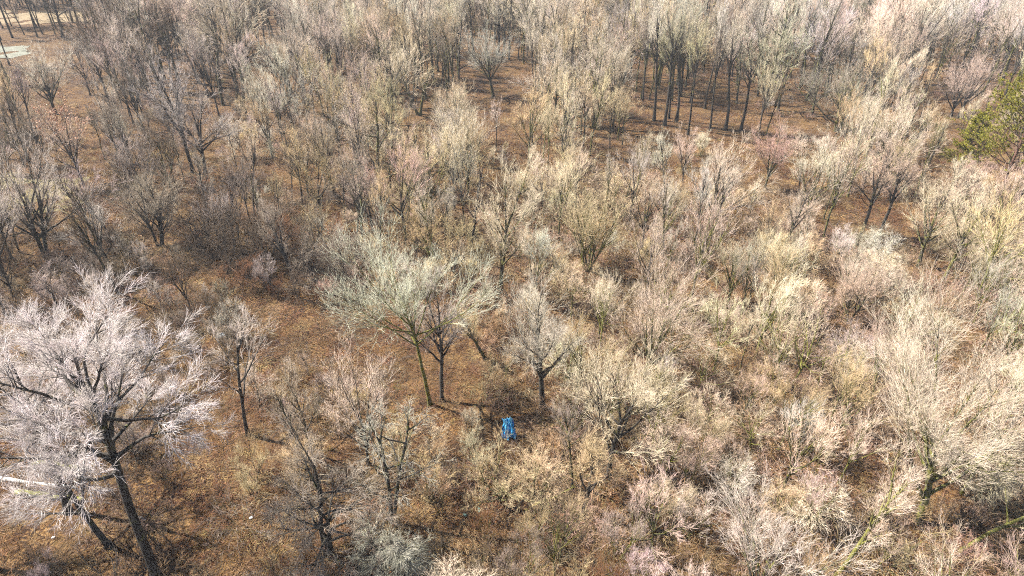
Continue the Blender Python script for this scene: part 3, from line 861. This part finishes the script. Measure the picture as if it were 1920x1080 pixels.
for i, (a, b) in enumerate([((800, 946), (845, 884)), ((806, 948), (852, 888)), ((812, 944), (838, 880)), ((796, 938), (850, 900)), ((818, 950), (860, 896))]):
    log('leaning_pole', a, b, 0.045, 0.025, OLDSTICK, ['thin grey pole', 'longest pole', 'steepest pole', 'lowest slanting pole', 'outermost pole'][i] + ' in the heap of leaning sticks left of the mossy limb', 'pole', 20 + i, z0=0.05, z1=1.5 + 0.15 * i, stubs=2, wig=0.04, group='heap of leaning sticks')
log('fallen_branch', (246, 968), (276, 970), 0.08, 0.05, LOGWOOD, 'short bleached stub beside the big white tree trunk', 'branch', 8)


def scrap(px, py, r, mat, label, seed, z=0.0, name='plastic_scrap', flat=0.55):
    rng = np.random.default_rng(seed)
    nu, nv = 12, 8
    u, v = np.meshgrid(np.arange(nu) * 2 * math.pi / nu, np.linspace(0.15, math.pi - 0.15, nv), indexing='ij')
    rr = r * (1 + rng.normal(0, 0.22, u.shape))
    X, Y, Z = rr * np.sin(v) * np.cos(u), rr * np.sin(v) * np.sin(u) * 0.8, rr * np.cos(v) * flat
    idx = np.arange(nu * nv).reshape(nu, nv)
    nx = np.roll(idx, -1, 0)
    mb = MB()
    mb.add(np.stack([X, Y, Z], -1).reshape(-1, 3), np.stack([idx[:, :-1], idx[:, 1:], nx[:, 1:], nx[:, :-1]], -1).reshape(-1, 4))
    x, y = at(px, py)
    return single(name, mb, mat, label, 'litter', (x, y, gz(x, y) + r * flat * 0.8 + z), rng.uniform(0, 6))


WHITEPL = plain('white_plastic', [(0.3, (0.72, 0.74, 0.76)), (0.7, (0.85, 0.85, 0.85))], 4.0, 0.4)
TEALPL = plain('teal_plastic', [(0.3, (0.035, 0.09, 0.08)), (0.7, (0.10, 0.20, 0.175))], 4.0, 0.5)
GREYPL = plain('grey_sheet', [(0.3, (0.22, 0.26, 0.27)), (0.7, (0.45, 0.48, 0.48))], 2.0, 0.5)
scrap(472, 972, 0.17, WHITEPL, 'small white plastic scrap on the straw ground, lower left', 1)
scrap(98, 1004, 0.14, WHITEPL, 'tiny white scrap in the dark corner ground, lower left', 2)
scrap(1600, 735, 0.14, WHITEPL, 'tiny white scrap amid the brush on the right', 3)
scrap(417, 634, 0.55, GREYPL, 'grey crumpled sheet in the clearing beside the big white crown', 4, flat=0.35, name='crumpled_sheet')
scrap(900, 953, 0.26, TEALPL, 'teal plastic scrap in the dark brush below the blue tarp', 5)
scrap(872, 962, 0.18, TEALPL, 'smaller teal scrap left of the other', 6)


# ------------------------------------------------------------------ random wood
def inside(px, py, poly):
    c = False
    n = len(poly)
    for i in range(n):
        x0, y0 = poly[i]
        x1, y1 = poly[i - 1]
        if (y0 > py) != (y1 > py) and px < (x1 - x0) * (py - y0) / (y1 - y0) + x0:
            c = not c
    return c


CLEAR = [
    [(430, 560), (620, 565), (890, 575), (900, 720), (840, 755), (700, 780), (640, 700), (455, 700)],
    [(330, 720), (480, 705), (470, 830), (440, 1000), (420, 1090), (340, 1090), (330, 900)],
    [(1180, 192), (1420, 192), (1420, 262), (1180, 262)],
    [(1560, 378), (1770, 385), (1760, 440), (1540, 432)],
    [(-80, 18), (172, 22), (160, 43), (-80, 46)],
    [(-80, 78), (100, 78), (110, 116), (-80, 118)],
    [(-80, 330), (165, 335), (150, 375), (-80, 430)],
]
# places the wood keeps open to the eye: clearings, trunks and the finds on the ground
SEEN = [(470, 600), (520, 620), (480, 660), (560, 600), (600, 650), (650, 620), (680, 690), (740, 650), (720, 740), (870, 610), (870, 660), (860, 700), (790, 690), (830, 690),
        (400, 760), (410, 840), (370, 900), (390, 980), (400, 1040), (1300, 210), (1220, 215), (1370, 215), (1340, 225), (1600, 400), (1660, 395), (1720, 400),
        (60, 32), (120, 30), (20, 97), (945, 770), (955, 790), (965, 805), (90, 890), (130, 880), (555, 520), (520, 460), (500, 430),
        (360, 290), (385, 300), (945, 480), (945, 400), (925, 150), (1015, 700), (430, 700), (455, 780), (1210, 650), (1450, 250), (1740, 900), (1790, 740),
        (1890, 170), (1850, 210), (860, 930), (640, 890), (160, 880), (30, 950), (140, 210), (160, 270), (680, 480), (740, 440), (640, 560), (720, 560),
        (330, 120), (350, 200), (365, 260), (410, 180), (390, 260), (300, 130), (920, 70), (925, 110), (895, 80), (955, 80), (1235, 190), (1250, 140), (1270, 190), (1290, 160), (1330, 190), (1350, 130), (1370, 180), (1395, 190), (1410, 220),
        (1450, 225), (1430, 260), (1480, 250), (1435, 310), (1550, 170), (1520, 150), (1580, 150), (1560, 210), (1790, 110), (1785, 170), (1830, 110), (800, 150), (785, 180), (940, 330), (960, 290), (1110, 380), (1100, 440), (1150, 380),
        (1720, 440), (1725, 370), (1770, 470), (1790, 400), (1620, 380), (1650, 370), (1880, 260), (1820, 260), (500, 50), (1230, 560), (1290, 510), (1180, 500), (1040, 560), (1010, 620), (1590, 540), (1560, 500), (1800, 600), (1850, 640), (1740, 640),
        (80, 400), (60, 320), (300, 400), (250, 380), (350, 390), (130, 150), (90, 130)]


def tint_for(px, py, rng):
    if py > 900 and 470 < px < 1180 and rng.random() < 0.7:
        return ['dark', 'grey', 'rust', 'tan'][rng.integers(4)]
    if py < 190:
        pool = (['lilac', 'grey', 'lilac', 'pink', 'silver', 'dark'] if px < 480 else ['silver', 'lilac', 'cream', 'tan', 'grey', 'blush'] if px < 1350 else ['lilac', 'blush', 'blush', 'silver', 'white'])
    elif px < 460:
        pool = ['lilac', 'grey', 'tan', 'grey', 'lilac', 'pink', 'silver'] if py < 300 else ['grey', 'dark', 'dark', 'lilac', 'grey']  # dark tints stand in for the shade of the left thicket
    elif px < 700:
        pool = ['tan', 'blush', 'lilac', 'straw', 'pink', 'silver'] if py < 330 else ['grey', 'tan', 'grey', 'lilac', 'pink']
    elif px < 1200:
        pool = ['straw', 'cream', 'tan', 'cream', 'silver', 'straw', 'blush'] if py < 700 else ['cream', 'tan', 'straw', 'blush']
    else:
        pool = ['blush', 'cream', 'pink', 'blush', 'tan', 'cream', 'silver'] if py < 700 else ['blush', 'cream', 'pink', 'lilac', 'tan', 'blush']
    return pool[rng.integers(len(pool))]


def blocked(px, py, top, half):
    """would a crown here hide one of the places kept open?"""
    tx, ty = top
    cx, cy = px * 0.35 + tx * 0.65, py * 0.35 + ty * 0.65
    hh = max((py - ty) * 0.42, 4)
    for sx, sy in SEEN:
        if py > sy + 6 and abs(sx - cx) < half and abs(sy - cy) < hh and ((sx - cx) / half) ** 2 + ((sy - cy) / hh) ** 2 < 1:
            return True
    return False


def scatter(spacing, dmin, dmax, rng):
    """jittered grid over the ground the camera overlooks"""
    pts = []
    y = dmin
    while y < dmax:
        hw = 0.80 * math.hypot(y, CAM_H) + 8
        n = int(2 * hw / spacing)
        for k in range(n):
            pts.append((-hw + (k + 0.5) * spacing + rng.uniform(-.48, .48) * spacing, y + rng.uniform(-.48, .48) * spacing))
        y += spacing
    return pts


wood = []       # (form, x, y, h, wide, rz, tint name, rgb, moss, px, py, size)
for sp, layer in ((4.7, 'canopy'), (3.5, 'under')):
    for x, y in scatter(sp, 27, 300, RNG):
        px, py = proj(x, y)
        if any(inside(px, py, c) for c in CLEAR):
            continue
        if any((x - a) ** 2 + (y - b) ** 2 < k * k for a, b, k in PLACED):
            continue
        R8 = int(RNG.integers(1000))
        gap = math.sin(x * 0.21 + 1.7 * math.sin(y * 0.13)) + math.sin(y * 0.17 + 1.3 * math.sin(x * 0.11 + 2)) + 0.7 * math.sin((x + y) * 0.09)
        if gap < -1.15 and py < 620:
            continue
        if layer == 'canopy':
            if py > 600:
                continue
            if py < 260:
                f = ['tall0', 'tall1', 'tall2', 'pole0', 'pole1', 'pole2', 'pole3', 'vase0', 'vase1', 'round2', 'round3', 'round0', 'vase2', 'snag0'][R8 % 14]
                h = RNG.uniform(14, 23)
                if py > 215:
                    h *= 0.85
            else:
                f = ['vase0', 'vase1', 'vase2', 'vase3', 'vase4', 'vase5', 'pole0', 'pole1', 'pole2', 'pole3', 'tall1', 'tall2', 'tall0', 'pole2', 'round0', 'round1', 'round2', 'round3', 'round4', 'snag1', 'snag0'][R8 % 21]
                h = RNG.uniform(9.5, 16.5)
                if f[:4] in ('clum', 'sapl'):
                    h *= 0.6
                if px < 480:
                    f = ['vase2', 'vase4', 'tangle0', 'tall2', 'pole1', 'tall0', 'vase5', 'round1', 'round4'][R8 % 9]
                    h = RNG.uniform(9, 15) * (0.7 if f == 'tangle0' else 1)
        else:
            if py < 200 or (py < 480 and RNG.random() < 0.6):
                continue
            f = ['clump0', 'clump1', 'clump2', 'clump3', 'tangle0', 'tangle1', 'tangle2', 'sapling0', 'sapling1', 'sapling2', 'sapling3', 'sapling2'][R8 % 12]
            h = RNG.uniform(3.2, 8.0) if px > 1000 else RNG.uniform(3.0, 6.0)
            if px > 950 and py > 540:
                if R8 % 3:
                    f = ['vase0', 'vase1', 'round0', 'vase3', 'round1', 'vase5', 'round2', 'round3', 'pole1', 'round4', 'vase2'][R8 % 11]
                h = RNG.uniform(7.0, 12.0) if R8 % 3 else RNG.uniform(4.0, 7.5)
        nh, parts = FORMS[f]
        wide = RNG.uniform(0.7, 1.05)
        if gap > 0.9:
            h *= 1.18
        top = proj(x, y, h)
        size = FPX / math.hypot(y, CAM_H)
        half = h * 0.36 * wide * size
        if top[0] + half < -20 or top[0] - half > 1940 or top[1] > 1085:
            continue
        if blocked(px, py, top, half):
            continue
        tn = tint_for(px, py, RNG)
        wood.append((f, x, y, h, wide, RNG.uniform(0, 6.283), tn, jit(RNG, TINT[tn]), RNG.uniform(0.1, 0.55) + (0.4 if px > 900 and py > 560 else 0.12 if px > 800 else 0), px, py, h * size))

wood.sort(key=lambda w: -w[11] * (1 if w[9] > -10 and w[9] < 1930 and w[10] < 1080 else 0.3))
N_SINGLE = 270
KIND_WORD = {'tall': 'tall straight', 'vase': 'vase-shaped', 'clump': 'many-stemmed', 'tangle': 'tangled drooping', 'sapling': 'slender young', 'pole': 'pole-like', 'round': 'round-crowned', 'snag': 'sparse dying'}


def zone(px, py):
    """where a thing stands, by what one can find there"""
    if py > 880:
        return 'at the bottom left' if px < 520 else 'at the bottom below the tarp' if px < 1100 else 'at the bottom right of centre' if px < 1500 else 'in the bottom right corner'
    if py > 760:
        return 'below the brown clearing' if px < 900 else 'right of the blue tarp' if px < 1200 else 'in the lower right tangle' if px < 1600 else 'at the lower right edge'
    if py > 640:
        return 'around the brown clearing' if px < 900 else 'near the forked mossy tree' if px < 1250 else 'in the lower right brush' if px < 1600 else 'behind the large cream tree'
    if py > 540:
        return 'at the clearing edge' if px < 900 else 'behind the forked mossy tree' if px < 1300 else 'around the pink-grey fan-shaped tree' if px < 1650 else 'at the right edge'
    if py > 470:
        return 'behind the big white crown' if px < 420 else 'in the shaded thicket' if px < 680 else 'behind the greenish silver tree' if px < 900 else 'beside the tall cream tree' if px < 1200 else 'right of the many-stemmed tree' if px < 1550 else 'below the pale open ground'
    if py > 400:
        return 'in the left grey thicket' if px < 420 else 'behind the shaded thicket' if px < 680 else 'left of the tall cream tree' if px < 920 else 'behind the many-stemmed tree' if px < 1250 else 'below the rosy crown' if px < 1550 else 'by the pale open ground'
    if py > 330:
        return 'under the silvery pair' if px < 300 else 'right of the silvery pair' if px < 600 else 'in the straw-coloured middle wood' if px < 900 else 'in the wood right of middle' if px < 1200 else 'left of the rosy crown' if px < 1430 else 'right of the rosy crown' if px < 1700 else 'near the pine'
    if py > 250:
        return 'left of the silvery pair' if px < 340 else 'above the middle wood' if px < 700 else 'below the silver vase-shaped tree' if px < 1050 else 'below the tall dark trunks' if px < 1420 else 'by the dark-limbed spreading trees' if px < 1700 else 'behind the pine'
    if py > 150:
        return 'near the orange-leaved oak' if px < 300 else 'behind the silvery pair' if px < 600 else 'near the curving double trunk' if px < 860 else 'near the silver vase-shaped tree' if px < 1150 else 'among the tall dark trunks' if px < 1450 else 'behind the dark-limbed spreading trees'
    return 'near the tan strip' if px < 480 else 'at the top centre' if px < 1150 else 'at the top right'


ORD = [a + ' from left' for a in 'first second third fourth fifth sixth seventh eighth ninth tenth eleventh twelfth thirteenth fourteenth fifteenth sixteenth'.split()]
ORD[0] = 'leftmost'
bins = {}
for w in wood[:N_SINGLE]:
    k = ''.join(c for c in w[0] if not c.isdigit())
    bins.setdefault((k, w[6], zone(w[9], w[10])), []).append(w)
for (k, tn, zn), ws in bins.items():
    ws.sort(key=lambda w: w[9])
    for i, w in enumerate(ws):
        f, x, y, h, wide, rz, _, rgb, moss, px, py, size = w
        lab = '%s %s bare tree %s' % (COLOUR_WORD[tn], KIND_WORD[k], zn)
        if len(ws) > 1:
            lab += ', ' + (ORD[min(i, 15)] if len(ws) > 2 else ('the left one', 'the right one')[i])
        nh, parts = FORMS[f]
        put('young_tree' if k == 'sapling' else 'bare_tree', parts, x, y, h / nh * wide, h / nh, rz, rgb, moss, lab, 'tree', 'bare trees ' + zn, (RNG.normal(0, 0.05), RNG.normal(0, 0.06)))


# ---- everything beyond: one wood that nobody could count, and the undergrowth
def instance_mass(name, label, cat, protos, rows, mat):
    """rows: (proto index, x, y, z, sx, sz, rz, rgb, moss)"""
    pc = bpy.data.collections.new(name + '_forms')
    for i, me in enumerate(protos):
        o = bpy.data.objects.new('%s_form_%03d' % (name, i), me)
        o.material_slots[0].link = 'OBJECT'
        o.material_slots[0].material = mat
        pc.objects.link(o)
    n = len(rows)
    me = bpy.data.meshes.new(name)
    me.vertices.add(n)
    me.vertices.foreach_set('co', np.array([r[1:4] for r in rows], np.float32).ravel())
    a = me.attributes.new('pick', 'INT', 'POINT'); a.data.foreach_set('value', np.array([r[0] for r in rows], np.int32))
    a = me.attributes.new('size', 'FLOAT_VECTOR', 'POINT'); a.data.foreach_set('vector', np.array([(r[4], r[4], r[5]) for r in rows], np.float32).ravel())
    a = me.attributes.new('turn', 'FLOAT_VECTOR', 'POINT'); a.data.foreach_set('vector', np.array([(0, 0, r[6]) for r in rows], np.float32).ravel())
    a = me.attributes.new('tint', 'FLOAT_COLOR', 'POINT'); a.data.foreach_set('color', np.array([(*r[7], r[8]) for r in rows], np.float32).ravel())
    me.update()
    me.materials.append(mat)
    o = bpy.data.objects.new(name, me)
    COL.objects.link(o)
    o['kind'], o['label'], o['category'] = 'stuff', label, cat
    g = bpy.data.node_groups.new(name, 'GeometryNodeTree')
    g.interface.new_socket('Geometry', in_out='INPUT', socket_type='NodeSocketGeometry')
    g.interface.new_socket('Geometry', in_out='OUTPUT', socket_type='NodeSocketGeometry')
    gi, go = g.nodes.new('NodeGroupInput'), g.nodes.new('NodeGroupOutput')
    ci = g.nodes.new('GeometryNodeCollectionInfo')
    ci.inputs['Collection'].default_value = pc
    ci.inputs['Separate Children'].default_value = True
    ci.inputs['Reset Children'].default_value = True
    ip = g.nodes.new('GeometryNodeInstanceOnPoints')
    ip.inputs['Pick Instance'].default_value = True

    def attr(nm, ty):
        nn = g.nodes.new('GeometryNodeInputNamedAttribute')
        nn.data_type = ty
        nn.inputs['Name'].default_value = nm
        return nn.outputs['Attribute']
    g.links.new(gi.outputs[0], ip.inputs['Points'])
    g.links.new(ci.outputs[0], ip.inputs['Instance'])
    g.links.new(attr('pick', 'INT'), ip.inputs['Instance Index'])
    g.links.new(attr('turn', 'FLOAT_VECTOR'), ip.inputs['Rotation'])
    g.links.new(attr('size', 'FLOAT_VECTOR'), ip.inputs['Scale'])
    g.links.new(ip.outputs[0], go.inputs[0])
    md = o.modifiers.new('scatter', 'NODES')
    md.node_group = g
    return o


rows, names, protos = [], [], []
for w in wood[N_SINGLE:]:
    f, x, y, h, wide, rz, tn, rgb, moss, px, py, size = w
    if f not in names:
        names.append(f)
        # trunk and crown of the form as one mesh
        ms = [m for _, m in FORMS[f][1]]
        protos += ms
    i = names.index(f) * 2
    nh = FORMS[f][0]
    for k in (0, 1):
        rows.append((i + k, x, y, gz(x, y) - 0.03, h / nh * wide, h / nh, rz, rgb, moss))
instance_mass('distant_wood', 'mass of bare winter trees filling the wood towards the top', 'woodland', protos, rows, BARK_FAR)

# shrubs one can tell apart, near; the rest is undergrowth
srows, sn, sprotos = [], [], []
names = ['shrub0', 'shrub1', 'shrub2', 'bramble0', 'bramble1']
for nme in names:
    sprotos += [m for _, m in FORMS[nme][1]]
SHRUB_TONE = {'rust': np.ones(3), 'dark': np.ones(3)}      # browner bark than the tree tops, darkened further as painted shade beneath them
TARP_AT = at(954, 832)
single = 0
sbins = {}
for x, y in scatter(2.2, 27, 200, RNG):
    px, py = proj(x, y)
    low = any(inside(px, py, c) for c in CLEAR)
    if low and (py < 150 or RNG.random() < 0.45):
        continue
    if not low and RNG.random() < (0.2 if px > 900 and py > 430 else 0.4 if px > 900 else 0.5):
        continue
    f = RNG.integers(5)
    if py < 340 and RNG.random() < 0.4:
        continue
    h = RNG.uniform(1.2, 3.0) * (0.6 if py < 340 else 1.05 if px > 900 and py > 430 else 1) if not low else RNG.uniform(0.4, 1.1)
    size = FPX / math.hypot(y, CAM_H)
    top = proj(x, y, h)
    if px < -60 or px > 1980 or top[1] > 1085:
        continue
    if (x - TARP_AT[0]) ** 2 + (y - TARP_AT[1]) ** 2 < 5.0:
        continue
    if not low and blocked(px, py, top, h * 0.6 * size):
        continue
    tn = tint_for(px, py, RNG)
    if RNG.random() < 0.4:
        tn = ['rust', 'tan', 'dark', 'straw'][RNG.integers(4)] if px < 1000 else ['tan', 'straw', 'pink', 'blush'][RNG.integers(4)]
    if low:
        tn = ['rust', 'dark', 'rust', 'tan'][RNG.integers(4)]
        f = 3 + f % 2
    nh = FORMS[names[f]][0]
    s = h / nh
    row = (f, x, y, s * RNG.uniform(0.9, 1.5) * (1.5 if low else 1), s, RNG.uniform(0, 6.283), jit(RNG, np.array(TINT[tn]) * SHRUB_TONE.get(tn, np.array([0.55, 0.48, 0.43])), 0.15), RNG.uniform(0.1, 0.5))
    if py > 780 and h > 1.9 and -10 < px < 1930 and py < 1075 and single < 110:
        single += 1
        sbins.setdefault((tn, 'arching' if f > 2 else 'upright', zone(px, py)), []).append((px, row))
    else:
        for k in (0, 1):
            srows.append((f * 2 + k, x, y, gz(x, y) - 0.02, row[3], row[4], row[5], row[6], row[7]))
for (tn, fm, zn), ws in sbins.items():
    ws.sort(key=lambda w: w[0])
    for i, (px, r) in enumerate(ws):
        lab = '%s %s leafless shrub %s' % (COLOUR_WORD[tn], fm, zn)
        if len(ws) > 1:
            lab += ', ' + (ORD[min(i, 15)] if len(ws) > 2 else ('the left one', 'the right one')[i])
        put('shrub', FORMS[names[r[0]]][1], r[1], r[2], r[3], r[4], r[5], r[6], r[7], lab, 'shrub', 'leafless shrubs ' + zn)
instance_mass('undergrowth', 'leafless brush and brambles covering the forest floor', 'undergrowth', sprotos, srows, BARK_FAR)

# dead grass and fallen sticks on the floor
tprotos = []
for i in range(4):
    rng = np.random.default_rng(700 + i)
    P0, R0 = stems(rng, 44, 0.6, 1.1, 5, (15, 80), -1.3, 0.22, 0.016, 0.008)
    P0[..., 2] = np.maximum(P0[..., 2], 0.01) 
    mb = MB()
    mb.tubes(P0, R0, 3, 0.5, 1.0)
    tprotos.append(mb.mesh('dead_grass_tuft', TUFT))
trows = []
for x, y in scatter(0.95, 28, 125, RNG):
    px, py = proj(x, y)
    if not (-40 < px < 1960 and py < 1110):
        continue
    if RNG.random() < 0.25:
        continue
    c = [(0.21, 0.115, 0.045), (0.13, 0.062, 0.026), (0.33, 0.22, 0.095), (0.08, 0.036, 0.018), (0.28, 0.185, 0.09)][RNG.integers(5)]
    s = RNG.uniform(0.5, 1.15)
    trows.append((int(RNG.integers(4)), x, y, gz(x, y), s * 1.2, s * 0.8, RNG.uniform(0, 6.283), jit(RNG, c, 0.15), 0.0))
instance_mass('dead_grass', 'dry brown grass and fallen stems on the forest floor', 'grass', tprotos, trows, TUFT)


# ------------------------------------------------------------------ the air between
hz = MB()
hz.box(0, 1000, 22.5, 3600, 2500, 49)
hm = bpy.data.materials.new('haze')
hm.use_nodes = True
hm.node_tree.nodes.clear()
ho = hm.node_tree.nodes.new('ShaderNodeOutputMaterial')
hv = hm.node_tree.nodes.new('ShaderNodeVolumePrincipled')
hv.inputs['Color'].default_value = (0.90, 0.94, 1.0, 1)
hv.inputs['Density'].default_value = 0.00022
hm.node_tree.links.new(hv.outputs[0], ho.inputs['Volume'])
hob = bpy.data.objects.new('haze', hz.mesh('haze', hm))
hob['kind'] = 'stuff'
hob['label'], hob['category'] = 'thin pale winter haze over the wood', 'haze'
COL.objects.link(hob)
